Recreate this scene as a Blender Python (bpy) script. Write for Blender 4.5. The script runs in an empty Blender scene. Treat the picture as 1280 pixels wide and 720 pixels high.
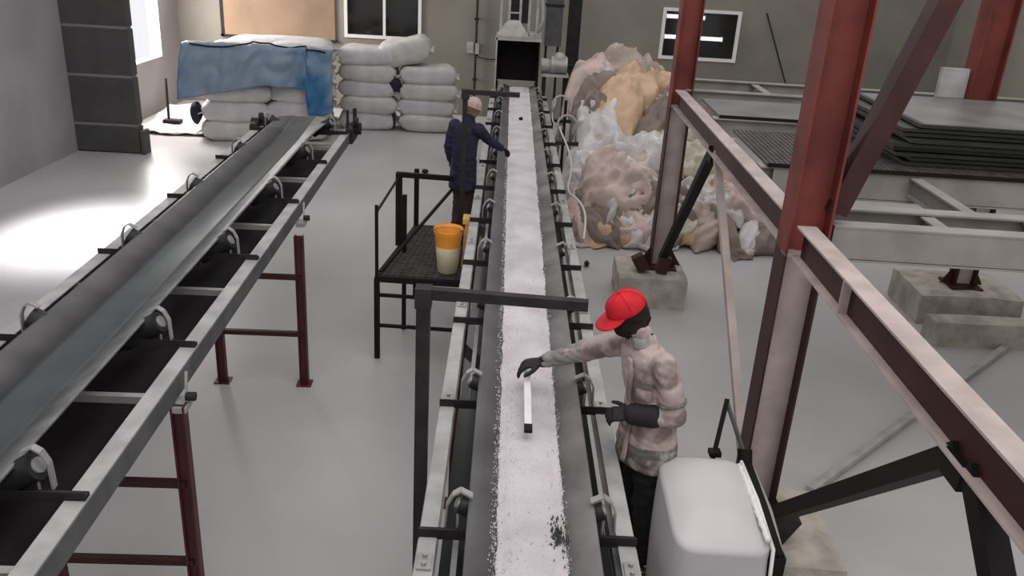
import bpy, bmesh, math, random
from mathutils import Vector, Matrix, noise
random.seed(7)
C = bpy.context.scene.collection
SC = bpy.context.scene
PI = math.pi
R = math.radians
V = Vector

# ---------------------------------------------------------------- camera, world, light, exposure
cam_d = bpy.data.cameras.new('camera'); cam = bpy.data.objects.new('camera', cam_d); C.objects.link(cam)
SC.camera = cam
cam_d.sensor_width = 36; cam_d.lens = 36*1062/1280
cam_d.clip_end = 200
_f = 1062.
dn = V((484-640, -(2965-360), -_f)).normalized()
fw = V((4, 433, -_f)); fw = (fw - dn*fw.dot(dn)).normalized()
up = -dn; rt = fw.cross(up)
M = Matrix((rt, fw, up)).to_4x4()          # camera axes -> world axes
cam.matrix_world = Matrix.Translation((0, 0, 4.6)) @ M

w = bpy.data.worlds.new('sky'); SC.world = w; w.use_nodes = True
wb = w.node_tree.nodes['Background']; wb.inputs[0].default_value = (0.96, 0.97, 1.0, 1); wb.inputs[1].default_value = 0.95

def area(name, loc, target, size, power, col=(1, 1, 1), size_y=None, spread=None):
    d = bpy.data.lights.new(name, 'AREA'); d.energy = power; d.color = col; d.size = size
    if size_y: d.shape = 'RECTANGLE'; d.size_y = size_y
    if spread: d.spread = spread
    o = bpy.data.objects.new(name, d); C.objects.link(o); o.location = loc
    o.rotation_euler = (V(target)-V(loc)).to_track_quat('-Z', 'Y').to_euler(); return o
area('roof_light', (2, 4, 8.6), (0.8, 8, 0), 7, 260, (1, .97, .96))
area('window_light', (-9.6, 12.2, 4.9), (-6.9, 12.6, 0), 1.6, 210, (.93, .96, 1), 1.2, R(36))
area('doorway_light', (-9.5, 21.65, 3.0), (-7.3, 21.2, 1.2), 2.3, 800, (1, .97, .93), 3.4)
SC.view_settings.view_transform = 'Standard'; SC.view_settings.look = 'None'
SC.view_settings.exposure = 0.0; SC.view_settings.gamma = 1
try: SC.view_settings.use_curve_mapping = False
except Exception: pass

# ---------------------------------------------------------------- materials
def mat(name, col, rough=.6, metal=0, var=.0, scale=4, col2=None, bump=0, bscale=40, detail=4, contrast=(.35, .65), spec=.3):
    m = bpy.data.materials.new(name); m.use_nodes = True
    nt = m.node_tree; n = nt.nodes; b = n['Principled BSDF']
    b.inputs['Roughness'].default_value = rough; b.inputs['Metallic'].default_value = metal
    b.inputs['Base Color'].default_value = (*col, 1); b.inputs['Specular IOR Level'].default_value = spec
    tc = n.new('ShaderNodeTexCoord')
    if var or col2:
        c2 = col2 or tuple(c*(1-var) for c in col)
        t = n.new('ShaderNodeTexNoise'); t.inputs['Scale'].default_value = scale; t.inputs['Detail'].default_value = detail
        nt.links.new(tc.outputs['Object'], t.inputs['Vector'])
        r = n.new('ShaderNodeValToRGB'); r.color_ramp.elements[0].position = contrast[0]; r.color_ramp.elements[1].position = contrast[1]
        r.color_ramp.elements[0].color = (*col, 1); r.color_ramp.elements[1].color = (*c2, 1)
        nt.links.new(t.outputs['Fac'], r.inputs['Fac']); nt.links.new(r.outputs['Color'], b.inputs['Base Color'])
    if bump:
        t = n.new('ShaderNodeTexNoise'); t.inputs['Scale'].default_value = bscale; t.inputs['Detail'].default_value = 5
        nt.links.new(tc.outputs['Object'], t.inputs['Vector'])
        bp = n.new('ShaderNodeBump'); bp.inputs['Strength'].default_value = bump; bp.inputs['Distance'].default_value = .02
        nt.links.new(t.outputs['Fac'], bp.inputs['Height']); nt.links.new(bp.outputs['Normal'], b.inputs['Normal'])
    return m
K = {}
K['floor'] = mat('polished_concrete', (.49, .462, .458), .36, 0, .14, .5, bump=.03, bscale=3)
K['wallL'] = mat('grey_plaster', (.34, .32, .32), .9, 0, .2, .7, bump=.2)
K['wallB'] = mat('brown_grey_plaster', (.245, .222, .19), .9, 0, .25, .55, bump=.2)
K['pillar'] = mat('dark_cement', (.075, .073, .07), .9, 0, .2, 2, bump=.3)
K['joint'] = mat('pale_joint', (.19, .185, .18), .9)
K['rubber'] = mat('dark_rubber', (.05, .055, .055), .42, 0, .25, 3, bump=.05)
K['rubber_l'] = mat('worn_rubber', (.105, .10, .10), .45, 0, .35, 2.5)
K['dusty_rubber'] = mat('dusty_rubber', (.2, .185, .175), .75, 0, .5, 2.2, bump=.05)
K['rubber_rim'] = mat('pale_lit_rubber_edge', (.19, .19, .19), .5, 0, .4, 6)
K['steel'] = mat('dusty_grey_steel', (.36, .35, .34), .5, .2, .3, 5)
K['steel_d'] = mat('dark_steel', (.028, .025, .025), .6, .0, .4, 6, spec=.2)
K['black'] = mat('black_paint', (.012, .009, .009), .6, 0, .3, 6, spec=.15)
K['roller'] = mat('roller_rubber', (.03, .03, .03), .5, .1, .4, 8)
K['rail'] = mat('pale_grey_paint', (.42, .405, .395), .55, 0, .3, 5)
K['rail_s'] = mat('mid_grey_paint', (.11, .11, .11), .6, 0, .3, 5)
K['maroon'] = mat('maroon_paint', (.085, .02, .024), .5, 0, .4, 4)
K['red'] = mat('red_oxide_paint', (.185, .038, .028), .65, 0, .4, 2.5, bump=.05)
K['red_d'] = mat('dark_red_paint_and_shade', (.048, .013, .012), .5, 0, .4, 3)
K['dust'] = mat('dusty_pink_paint', (.46, .375, .35), .7, 0, .25, 4)
K['dustg'] = mat('dusty_grey_paint', (.29, .265, .24), .7, 0, .25, 3)
K['ore'] = mat('white_granules', (.60, .55, .56), .85, 0, .22, 3, bump=.6, bscale=70)
K['grain'] = mat('white_crystals', (.75, .72, .72), .5, 0, .5, 30)
K['bag'] = mat('white_woven_plastic', (.58, .54, .54), .6, 0, .2, 3, bump=.4, bscale=9)
K['bag2'] = mat('cream_woven_plastic', (.56, .54, .50), .6, 0, .2, 3, bump=.4, bscale=9)
K['bigbag'] = mat('white_bag_fabric', (.52, .485, .485), .55, 0, .12, 2, bump=.25, bscale=6)
K['tarp'] = mat('blue_tarpaulin', (.03, .125, .25), .4, 0, 0, .8, col2=(.19, .25, .32), contrast=(.36, .50), bump=.4, bscale=7)
K['conc'] = mat('rough_concrete', (.47, .42, .36), .9, 0, .35, 4, bump=.5, bscale=20)
K['frame'] = mat('white_window_frame', (.72, .70, .68), .5)
K['pane'] = mat('dark_glass', (.015, .014, .013), .08)
K['tan'] = mat('tan_board', (.30, .20, .135), .8, 0, .25, 1)
K['lgrey'] = mat('light_metal', (.45, .44, .42), .45, .3, .3, 6)
K['dgrid'] = mat('dark_grating', (.10, .09, .085), .55, .2, .4, 10)
K['sheet'] = mat('black_screen', (.03, .03, .027), .5, .1, .3, 4)
K['sheett'] = mat('grey_plate_and_screen_sheen', (.17, .165, .155), .38, .1, .35, 2)
K['orange'] = mat('orange_plastic', (.85, .32, .03), .4, 0, .2, 4)
K['milky'] = mat('milky_plastic', (.55, .47, .30), .4, 0, .2, 4)
K['yellow'] = mat('yellow_plastic', (.80, .48, .12), .45, 0, .25, 6)
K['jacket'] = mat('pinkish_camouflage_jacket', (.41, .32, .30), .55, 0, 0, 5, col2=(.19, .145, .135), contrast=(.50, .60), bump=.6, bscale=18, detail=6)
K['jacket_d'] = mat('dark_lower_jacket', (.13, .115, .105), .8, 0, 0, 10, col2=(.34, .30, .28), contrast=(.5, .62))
K['navy'] = mat('navy_coat', (.022, .022, .045), .8, 0, .3, 6, bump=.3, bscale=20)
K['trouser'] = mat('black_trousers', (.010, .009, .009), .85)
K['brown_t'] = mat('brown_trousers', (.07, .035, .035), .85, 0, .3, 6)
K['cap'] = mat('red_cap_cloth', (.62, .012, .022), .7, 0, .25, 12)
K['hat'] = mat('beige_cap_cloth', (.52, .39, .32), .8, 0, .2, 12)
K['mask'] = mat('black_scarf', (.012, .008, .008), .9)
K['glove'] = mat('black_glove', (.018, .015, .017), .7, bump=.2)
K['skin'] = mat('skin', (.30, .17, .11), .55)
K['dark'] = mat('eye_dark', (.02, .012, .01), .3)
K['grey_sleeve'] = mat('grey_sleeve', (.27, .25, .245), .8, 0, .3, 9)
K['whitep'] = mat('white_paint', (.75, .73, .71), .5, 0, .1, 6)
K['cable'] = mat('pale_cable', (.42, .40, .38), .5)
RAG = {'pale pink': (.64, .49, .44), 'orange tan': (.64, .43, .28), 'white': (.70, .65, .64), 'cream': (.63, .57, .46),
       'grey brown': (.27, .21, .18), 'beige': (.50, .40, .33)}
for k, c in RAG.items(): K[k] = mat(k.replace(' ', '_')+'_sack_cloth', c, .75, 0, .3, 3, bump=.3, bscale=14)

# ---------------------------------------------------------------- mesh helpers
def link(name, me, parent=None):
    o = bpy.data.objects.new(name, me); C.objects.link(o)
    if parent: o.parent = parent
    return o
def thing(name, label, cat, loc=(0, 0, 0), rz=0, group=None):
    o = bpy.data.objects.new(name, None); C.objects.link(o); o.empty_display_size = .2
    o.location = loc; o.rotation_euler = (0, 0, rz); o['label'] = label; o['category'] = cat
    if group: o['group'] = group
    return o
def tag(o, label, cat, group=None, kind=None):
    o['label'] = label; o['category'] = cat
    if group: o['group'] = group
    if kind: o['kind'] = kind
    return o
class MB:
    def __init__(s): s.v = []; s.f = []; s.mi = []; s.sm = []
    def add(s, vs, fs, mi=0, smooth=False):
        o = len(s.v); s.v += [tuple(x) for x in vs]
        for f in fs: s.f.append(tuple(i+o for i in f)); s.mi.append(mi); s.sm.append(smooth)
        return s
    def box(s, a, b, mi=0, rot=None, org=None):
        x0, y0, z0 = a; x1, y1, z1 = b
        vs = [V(p) for p in ((x0,y0,z0),(x1,y0,z0),(x1,y1,z0),(x0,y1,z0),(x0,y0,z1),(x1,y0,z1),(x1,y1,z1),(x0,y1,z1))]
        if rot is not None:
            org = V(org) if org is not None else (V(a)+V(b))/2
            vs = [rot @ (p-org)+org for p in vs]
        return s.add(vs, [(0,3,2,1),(4,5,6,7),(0,1,5,4),(1,2,6,5),(2,3,7,6),(3,0,4,7)], mi)
    def frame(s, p0, p1, upv=(0,0,1)):
        p0 = V(p0); p1 = V(p1); d = (p1-p0).normalized(); u = V(upv)
        if abs(d.dot(u)) > .98: u = V((0,1,0))
        sd = d.cross(u).normalized(); u = sd.cross(d).normalized()
        return p0, p1, d, sd, u
    def prism(s, p0, p1, prof, upv=(0,0,1), mi=0, smooth=False, cap=True):
        """extrude a closed profile [(side, up)...] from p0 to p1"""
        p0, p1, d, sd, u = s.frame(p0, p1, upv); n = len(prof)
        vs = [p0+sd*a+u*b for a, b in prof]+[p1+sd*a+u*b for a, b in prof]
        fs = [(i, (i+1) % n, n+(i+1) % n, n+i) for i in range(n)]
        s.add(vs, fs, mi, smooth)
        if cap: s.add(vs, [tuple(reversed(range(n))), tuple(range(n, 2*n))], mi)
        return s
    def bar(s, p0, p1, w_, h, upv=(0,0,1), mi=0):
        a, b = w_/2, h/2; return s.prism(p0, p1, [(-a,-b),(a,-b),(a,b),(-a,b)], upv, mi)
    def ibeam(s, p0, p1, w_, h, upv=(0,0,1), t=.012, tw=.01, mi=0, mweb=None, top=None):
        """I section; w_ flange width, h depth along up"""
        mweb = mi if mweb is None else mweb; top = mi if top is None else top
        a, b = w_/2, h/2
        s.prism(p0, p1, [(-a,b-t),(a,b-t),(a,b),(-a,b)], upv, top)
        s.prism(p0, p1, [(-a,-b),(a,-b),(a,-b+t),(-a,-b+t)], upv, mi)
        s.prism(p0, p1, [(-tw/2,-b+t),(tw/2,-b+t),(tw/2,b-t),(-tw/2,b-t)], upv, mweb); return s
    def cyl(s, p0, p1, r0, r1=None, n=14, mi=0):
        r1 = r0 if r1 is None else r1
        p0, p1, d, sd, u = s.frame(p0, p1)
        vs = [p0+(sd*math.cos(2*PI*i/n)+u*math.sin(2*PI*i/n))*r0 for i in range(n)]+[p1+(sd*math.cos(2*PI*i/n)+u*math.sin(2*PI*i/n))*r1 for i in range(n)]
        s.add(vs, [(i, (i+1) % n, n+(i+1) % n, n+i) for i in range(n)], mi, True)
        s.add(vs, [tuple(reversed(range(n))), tuple(range(n, 2*n))], mi); return s
    def tube(s, pts, r, n=8, mi=0):
        pts = [V(p) for p in pts]; rings = []; sd = None
        for i, p in enumerate(pts):
            d = (pts[min(i+1, len(pts)-1)]-pts[max(i-1, 0)]).normalized()
            if sd is None:
                a = V((0,0,1)) if abs(d.z) < .9 else V((1,0,0)); sd = d.cross(a).normalized()
            sd = (sd-d*sd.dot(d)).normalized(); u = d.cross(sd)
            rr = r[i] if isinstance(r, (list, tuple)) else r
            rings.append([p+(sd*math.cos(2*PI*k/n)+u*math.sin(2*PI*k/n))*rr for k in range(n)])
        vs = [q for rg in rings for q in rg]; m = len(pts)
        s.add(vs, [(i*n+k, i*n+(k+1) % n, (i+1)*n+(k+1) % n, (i+1)*n+k) for i in range(m-1) for k in range(n)]
              + [tuple(reversed(range(n))), tuple((m-1)*n+k for k in range(n))], mi, True); return s
    def loft(s, rings, mi=0, cap=True):
        """rings: (center, side vector, a, other vector, b)"""
        n = 18; vs = []
        for c, sa, a, sb, b in rings:
            vs += [V(c)+V(sa)*a*math.cos(2*PI*k/n)+V(sb)*b*math.sin(2*PI*k/n) for k in range(n)]
        m = len(rings)
        s.add(vs, [(i*n+k, i*n+(k+1) % n, (i+1)*n+(k+1) % n, (i+1)*n+k) for i in range(m-1) for k in range(n)], mi, True)
        if cap: s.add(vs, [tuple(reversed(range(n))), tuple((m-1)*n+k for k in range(n))], mi, True)
        return s
    def ball(s, c, r, sc=(1,1,1), rot=None, mi=0, nu=14, nv=9):
        c = V(c); vs = []
        for j in range(nv+1):
            t = PI*j/nv
            for i in range(nu):
                p = V((math.sin(t)*math.cos(2*PI*i/nu)*sc[0], math.sin(t)*math.sin(2*PI*i/nu)*sc[1], math.cos(t)*sc[2]))*r
                vs.append(c+(rot @ p if rot is not None else p))
        s.add(vs, [(j*nu+i, (j+1)*nu+i, (j+1)*nu+(i+1) % nu, j*nu+(i+1) % nu) for j in range(nv) for i in range(nu)], mi, True); return s
    def grid(s, fn, nu, nv, mi=0, smooth=True):
        vs = [fn(i/nu, j/nv) for j in range(nv+1) for i in range(nu+1)]
        s.add(vs, [(j*(nu+1)+i, j*(nu+1)+i+1, (j+1)*(nu+1)+i+1, (j+1)*(nu+1)+i) for j in range(nv) for i in range(nu)], mi, smooth); return s
    def mesh(s, name, mats):
        me = bpy.data.meshes.new(name); me.from_pydata(s.v, [], s.f)
        if not isinstance(mats, (list, tuple)): mats = [mats]
        for m in mats: me.materials.append(K[m])
        me.polygons.foreach_set('material_index', s.mi); me.polygons.foreach_set('use_smooth', s.sm)
        me.validate(); me.update(); return me
    def build(s, name, mats, parent=None): return link(name, s.mesh(name, mats), parent)
def struct(o): o['kind'] = 'structure'; return o
def solidify(o, t, off=-1):
    md = o.modifiers.new('thickness', 'SOLIDIFY'); md.thickness = t; md.offset = off; return o
def bevel(o, wd=.01, seg=2):
    md = o.modifiers.new('bevel', 'BEVEL'); md.width = wd; md.segments = seg; md.limit_method = 'ANGLE'; return o
def bake(o):
    dg = bpy.context.evaluated_depsgraph_get(); dg.update()
    me = bpy.data.meshes.new_from_object(o.evaluated_get(dg)); old = o.data
    o.modifiers.clear(); o.data = me; me.name = old.name; return o
def fuse(mb, name, mats, parent, voxel=.012, smooth=6, crumple=0, cs=9):
    """one continuous surface out of overlapping lofts"""
    o = mb.build(name, mats, parent)
    r = o.modifiers.new('r', 'REMESH'); r.mode = 'VOXEL'; r.voxel_size = voxel; r.use_smooth_shade = True
    s = o.modifiers.new('s', 'SMOOTH'); s.iterations = smooth; s.factor = .6
    bake(o)
    if crumple:
        for v in o.data.vertices:
            v.co += v.normal*crumple*(abs(noise.noise(V((v.co.x*cs*.8, v.co.y*cs*.8, v.co.z*cs*1.7))))*2.4-.35+.4*noise.noise(v.co*cs*2.3))
    for p in o.data.polygons: p.use_smooth = True
    return o
def copy_tree(o, parent=None):
    c = o.copy(); C.objects.link(c); c.parent = parent
    for ch in list(o.children): copy_tree(ch, c)
    return c

# ---------------------------------------------------------------- setting
struct(MB().box((-9.3, -3, -.2), (12, 24.3, 0)).build('floor', 'floor'))
H = 7.5
wl = MB()                                        # left wall with two openings
wl.box((-9.3, -3, 0), (-9, 11.2, H)); wl.box((-9.3, 13.4, 0), (-9, 20.6, H)); wl.box((-9.3, 22.7, 0), (-9, 24.3, H))
wl.box((-9.3, 11.2, 0), (-9, 13.4, 3.9)); wl.box((-9.3, 11.2, 5.9), (-9, 13.4, H))
wl.box((-9.3, 20.6, 0), (-9, 22.7, 1.35)); wl.box((-9.3, 20.6, 4.6), (-9, 22.7, H))
struct(wl.build('wall_left', 'wallL'))
wb_ = MB()
W1 = (-4.5, -2.42, 1.95, 4.1); W2 = (4.08, 6.2, 1.86, 3.2)
wb_.box((-9, 24, 0), (W1[0], 24.3, H)); wb_.box((W1[0], 24, 0), (W1[1], 24.3, W1[2])); wb_.box((W1[0], 24, W1[3]), (W1[1], 24.3, H))
wb_.box((W1[1], 24, 0), (W2[0], 24.3, H)); wb_.box((W2[0], 24, 0), (W2[1], 24.3, W2[2])); wb_.box((W2[0], 24, W2[3]), (W2[1], 24.3, H))
wb_.box((W2[1], 24, 0), (12, 24.3, H))
struct(wb_.build('wall_back', 'wallB'))
struct(MB().box((12, -3, 0), (12.3, 24.3, H)).build('wall_right', 'wallB'))
def window(name, x0, x1, z0, z1, mull, transom=None):
    o = bpy.data.objects.new(name, None); C.objects.link(o); o.location = (0, 24, 0); o['kind'] = 'structure'
    t = .085; m = MB()
    m.box((x0, -.05, z0+t), (x0+t, .1, z1-t)); m.box((x1-t, -.05, z0+t), (x1, .1, z1-t)); m.box((x0, -.05, z0), (x1, .1, z0+t)); m.box((x0, -.05, z1-t), (x1, .1, z1))
    m.box((mull-.035, -.04, z0), (mull+.035, .09, z1))
    if transom: m.box((x0, -.04, transom-.035), (x1, .09, transom+.035))
    m.build('window_frame', 'frame', o)
    MB().box((x0+t, .03, z0+t), (mull-.035, .05, z1-t)).build('pane', 'pane', o)
    MB().box((mull+.035, .03, z0+t), (x1-t, .05, z1-t)).build('pane', 'pane', o)
    return o
window('window_1', *W1, -3.42)
w2 = window('window_2', *W2, 4.95)
# reflections of strip lamps in the right window, added as glowing tubes
K['tube'] = mat('tube_reflection', (1, 1, 1), .5)
b = K['tube'].node_tree.nodes['Principled BSDF']; b.inputs['Emission Color'].default_value = (1, .97, .92, 1); b.inputs['Emission Strength'].default_value = .9
for zz, xa, xb in ((2.98, 4.2, 5.2), (2.45, 4.2, 5.75)):
    t = thing('lamp_reflection', ['pale lamp reflection at the top of the right back-wall window', 'long pale lamp reflection halfway up the right back-wall window'][zz < 2.7], 'reflection', (0, 23.99, zz))
    MB().cyl((xa, 0, 0), (xb, 0, 0), .05).build('tube', 'tube', t)
    MB().box((xa-.03, -.02, -.06), (xa+.02, .04, .06)).build('end_cap', 'frame', t); MB().box((xb-.02, -.02, -.06), (xb+.03, .04, .06)).build('end_cap', 'frame', t)

# pillar on the left wall: four lifts with pale joints
pil = bpy.data.objects.new('pillar', None); C.objects.link(pil); pil['kind'] = 'structure'; pil.location = (-9, 17.7, 0)
zz = [0, .6, 1.6, 2.57, 3.55, 4.5, 5.5, 6.5, 7.5]
for a, b_ in zip(zz, zz[1:]):
    bevel(MB().box((0, 0, a+.025), (1.33, .26, b_-.025)).build('block', 'pillar', pil), .015)
    MB().box((0, .01, b_-.03), (1.30, .25, b_+.03)).build('joint', 'joint', pil)
# base_flap is a curled board leaning on the pillar's foot
tag(bevel(MB().box((-7.64, 17.66, 0), (-7.56, 17.98, .5)).build('board', 'pillar')), 'dark board standing against the foot of the grey pillar', 'board')

# tan boards and conduits on the back wall
t = thing('wall_board', 'tan board fixed to the back wall above the blue tarpaulin', 'board', (0, 23.97, 0))
MB().box((-7.75, -.02, 1.85), (-4.75, .03, 5)).build('panel', 'tan', t)
MB().box((-7.85, -.04, 1.79), (-4.7, .03, 1.85)).build('bottom_rail', 'steel_d', t)
MB().box((-7.83, -.04, 1.8), (-7.75, .03, 5)).build('side_rail', 'steel_d', t)
t = thing('conduit', 'thin dark vertical conduit on the back wall left of the chute', 'pipe', (-.92, 23.90, 0))
MB().cyl((0, 0, 0), (0, 0, 7), .03).build('pipe', 'steel_d', t)
for z in (1, 2.6, 4.2): MB().box((-.06, -.04, z), (.06, .07, z+.05)).build('clip', 'steel_d', t)
t = thing('switch_box', 'small pale switch box beside the thin conduit on the back wall', 'box', (-1.03, 23.95, 1.85))
MB().box((-.13, -.08, -.12), (.05, .05, .16)).build('housing', 'rail', t); MB().box((.09, -.08, -.14), (.2, .05, .14)).build('cover', 'rail', t)
t = thing('cable_loop', 'black cable run sagging along the back wall to the chute', 'cable', (-.9, 23.93, 1.62))
MB().tube([(0, 0, .1), (.05, 0, 0), (.35, 0, -.04), (.75, 0, -.02)], .015).build('cable', 'steel_d', t)
t = thing('leaning_rod', 'thin rod leaning on the back wall right of the right window', 'rod', (7.85, 23.85, 0))
MB().cyl((0.35, -.3, 0), (-1.0, .08, 3.2), .022).build('rod', 'steel_d', t); MB().ball((.35, -.3, .03), .035).build('tip', 'steel_d', t)

# ---------------------------------------------------------------- conveyors
def belt_profile(xl, xr, zt, depth, cw, t=.014):
    """trough cross-section: list of (x, z) upper side"""
    xm = (xl+xr)/2
    return [(xl, zt), (xl+.02, zt-.006), (xm-cw/2-.02, zt-depth+.012), (xm-cw/2+.02, zt-depth), (xm+cw/2-.02, zt-depth), (xm+cw/2+.02, zt-depth+.012), (xr-.02, zt-.006), (xr, zt)]
def idler(parent, y, xl, xr, zt, depth, cw, sx0, sx1, sz, rr=.055, e=.06):
    """sx0,sx1 stringer centres; sz stringer top. Three rollers, crossbar and hoop brackets."""
    xm = (xl+xr)/2
    cb = MB(); cb.bar((sx0-.05, y-.05, sz+.012), (sx1+.05, y-.05, sz+.012), .05, .024)
    cb.bar((sx0-.05, y-.075, sz+.02), (sx1+.05, y-.075, sz+.02), .008, .06).build('idler_crossbar', 'steel_d', parent)
    ctr = MB().cyl((xm-cw/2-.01, y, zt-depth-rr-.012), (xm+cw/2+.01, y, zt-depth-rr-.012), rr).build('idler_roller', 'roller', parent)
    for s, xe, sx in ((-1, xl, sx0), (1, xr, sx1)):
        a = V((xm+s*(cw/2+.02), y, zt-depth-rr-.005)); b2 = V((xe, y, zt-rr-.005)); d = (b2-a).normalized()
        bb = b2+d*e
        m = MB().cyl(a+d*.01, bb, rr); r = m.build('idler_roller', 'roller', parent)
        MB().cyl(bb, bb+d*.012, rr*.55).build('end_cap', 'lgrey', r)
        hx = bb.x+s*.03; top = bb.z+rr+.02
        pts = [(hx-s*.10, y, top-.02), (hx-s*.04, y, top+.012), (hx, y, top-.015), (hx+s*.03, y, top-.08), (hx+s*.035, y, sz+.02)]
        h = MB()
        for p, q in zip(pts, pts[1:]): h.bar(p, q, .035, .010, (0, 1, 0))
        h2 = MB()
        for p, q in zip(pts, pts[1:]): h2.prism(p, q, [(-.004, -.022), (.006, -.022), (.006, .022), (-.004, .022)], (0, 1, 0))
        h2.cyl((hx-s*.03, y-.02, sz+.02), (bb.x, y-.02, bb.z), .009, n=6)
        h2.build('hoop_bracket', 'steel', parent)
def trestle(parent, y, x0, x1, ztop, zfoot, bars, mt='maroon', wl_=.085):
    for x in (x0, x1):
        MB().ibeam((x, y, zfoot), (x, y, ztop), .075, .09, (1, 0, 0)).build('leg', mt, parent)
        MB().box((x-.08, y-.08, zfoot), (x+.08, y+.08, zfoot+.012)).build('foot_plate', mt, parent)
    for z in bars:
        MB().bar((x0, y, z), (x1, y, z), .05, .05).build('cross_rail', 'red_d' if mt == 'maroon' else mt, parent)

# main picking conveyor, parallel to Y
mc = thing('belt_conveyor', 'long picking conveyor carrying white granules down the middle of the hall', 'conveyor', (0, 0, 0))
XL, XR, ZT, DP, CW = -.085, .555, 1.95, .075, .30
Y0, Y1 = .6, 17.4
pf = belt_profile(XL, XR, ZT, DP, CW)
def strip(pts, y0, y1, t, ny=24):
    m = MB(); n = len(pts)
    vs = [(x, y0+(y1-y0)*j/ny, z) for j in range(ny+1) for x, z in pts]
    m.add(vs, [(j*n+k, j*n+k+1, (j+1)*n+k+1, (j+1)*n+k) for j in range(ny) for k in range(n-1)], 0, True)
    return m
o = strip(pf[0:3], Y0, Y1, .012).build('belt_wing', 'rubber_l', mc); solidify(o, .014)
o = strip(pf[2:6], Y0, Y1, .012).build('belt_centre', 'rubber', mc); solidify(o, .014)
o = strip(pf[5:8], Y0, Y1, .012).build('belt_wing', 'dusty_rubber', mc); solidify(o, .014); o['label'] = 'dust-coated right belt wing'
S0, S1, SZ = -.285, .735, 1.76
o = strip([(S0+.06, 1.56), (S1-.06, 1.56)], Y0, Y1, .012, 4).build('return_belt_gap_shade', 'rubber', mc); solidify(o, .012)  # return belt widened so its dark rubber shades the gaps beside the belt
S0, S1, SZ = -.285, .735, 1.76
for sx, s in ((S0, 1), (S1, -1)):
    a = .045
    m = MB().prism((sx, Y0, SZ-.075), (sx, Y1+.4, SZ-.075), [(-a, .065), (a, .065), (a, .075), (-a, .075)])
    m.prism((sx, Y0, SZ-.075), (sx, Y1+.4, SZ-.075), [(-a, -.075), (a, -.075), (a, -.065), (-a, -.065)])
    m.prism((sx, Y0, SZ-.075), (sx, Y1+.4, SZ-.075), [(-s*a-.005, -.065), (-s*a+.005, -.065), (-s*a+.005, .065), (-s*a-.005, .065)])
    m.build('stringer', 'rail', mc)
for k in range(12): idler(mc, 2.3+k*1.32, XL, XR, ZT, DP, CW, S0, S1, SZ, .05)
for k in range(9):                                  # bolted splice plates on the stringers
    y = 3.35+k*1.6
    for sx in (S0, S1):
        MB().box((sx-.035, y-.06, SZ), (sx+.035, y+.06, SZ+.012)).cyl((sx, y-.03, SZ+.01), (sx, y-.03, SZ+.028), .012, n=6).cyl((sx, y+.03, SZ+.01), (sx, y+.03, SZ+.028), .012, n=6).build('splice_plate', 'steel', mc)
for y in (3.0, 6.2, 9.6, 12.8, 16): trestle(mc, y, S0, S1, SZ-.15, 0, (1.1, .5))
# pale skirt rods hung below the left wing
for y in (2.75, 5.4, 8.1): MB().bar((XL-.06, y, 1.66), (XL-.06, y+.95, 1.66), .03, .03).build('guard_rod', 'rail', mc)
# pale cable looping along the right side at the far end
pts = []
for i in range(60):
    q = i/59; y = 8.2+q*8.0
    pts.append((S1+.12+.05*math.sin(q*21), y, 1.84+.10*math.sin(q*15)+.16*max(0, math.sin(q*5.2-1))))
MB().tube(pts, .014, 6).build('cable', 'cable', mc)
for y in (13.2, 15.0):
    MB().tube([(S1+.1, y, 1.75)]+[(S1+.22+.15*math.cos(a), y, 2.0+.16*math.sin(a)) for a in [PI-PI*i/10 for i in range(11)]]+[(S1+.37, y, 1.75)], .018, 6).build('cable_hoop', 'rail', mc)
    MB().bar((S1, y, 1.72), (S1+.42, y, 1.72), .08, .05).build('cable_arm', 'steel_d', mc)

# bed of granules
def bed(u, v):
    y = Y0+(Y1-.05-Y0)*v; xm = .235
    half = .172+.0018*max(0, y-4)+.012*noise.noise(V((u > .5, y*4, 3)))+.008*noise.noise(V((u > .5, y*17, 8)))
    x = xm-.003*max(0, 6-y)/6+(u*2-1)*half
    edge = 1-abs(u*2-1)**3
    z = ZT-DP+.004+.030*edge*(1+.25*noise.noise(V((x*9, y*2, 0))))+.004*noise.noise(V((x*40, y*40, 0)))
    wx = abs(x-xm)-CW/2
    if wx > 0: z += wx*.42
    return (x, y, z)
tag(MB().grid(bed, 26, 420).build('mineral_bed', 'ore'), 'layer of white mineral granules lying on the picking belt', 'minerals', kind='stuff')
g = MB()
for i in range(3400):
    y = 2.6+(random.random()**1.8)*9; s = random.choice((-1, 1)) if random.random() < .75 else 0
    x = .225+(s*(.172+.0018*max(0, y-4)+random.gauss(0, .012)) if s else random.uniform(-.17, .17))
    r = random.uniform(.0025, .0065); base = ZT-DP+(.034 if not s else .01+max(0, abs(x-.235)-.15)*.42)
    a = random.random()*6
    vs = [(x+r*math.cos(a+k*2.09), y+r*math.sin(a+k*2.09), base-.002) for k in range(3)]+[(x, y, base+r*1.3)]
    g.add(vs, [(0,2,1),(0,1,3),(1,2,3),(2,0,3)])
tag(g.build('loose_crystals', 'grain'), 'loose white crystals scattered along the edges of the granule layer', 'minerals', kind='stuff')
def stone(name, loc, r, mt, label, cat='stone', sc=(1, 1, .7)):
    m = MB().ball((0, 0, 0), r, sc, nu=10, nv=7)
    m.v = [tuple(V(p)*(1+.35*noise.noise(V(p)*3/r+V(loc)))) for p in m.v]
    o = m.build(name, mt); o.location = loc; tag(o, label, cat); return o
stone('dark_stone', (.245, 13.9, 1.935), .035, 'black', 'small dark stone lying on the far end of the granule layer')
g = MB()
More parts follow.
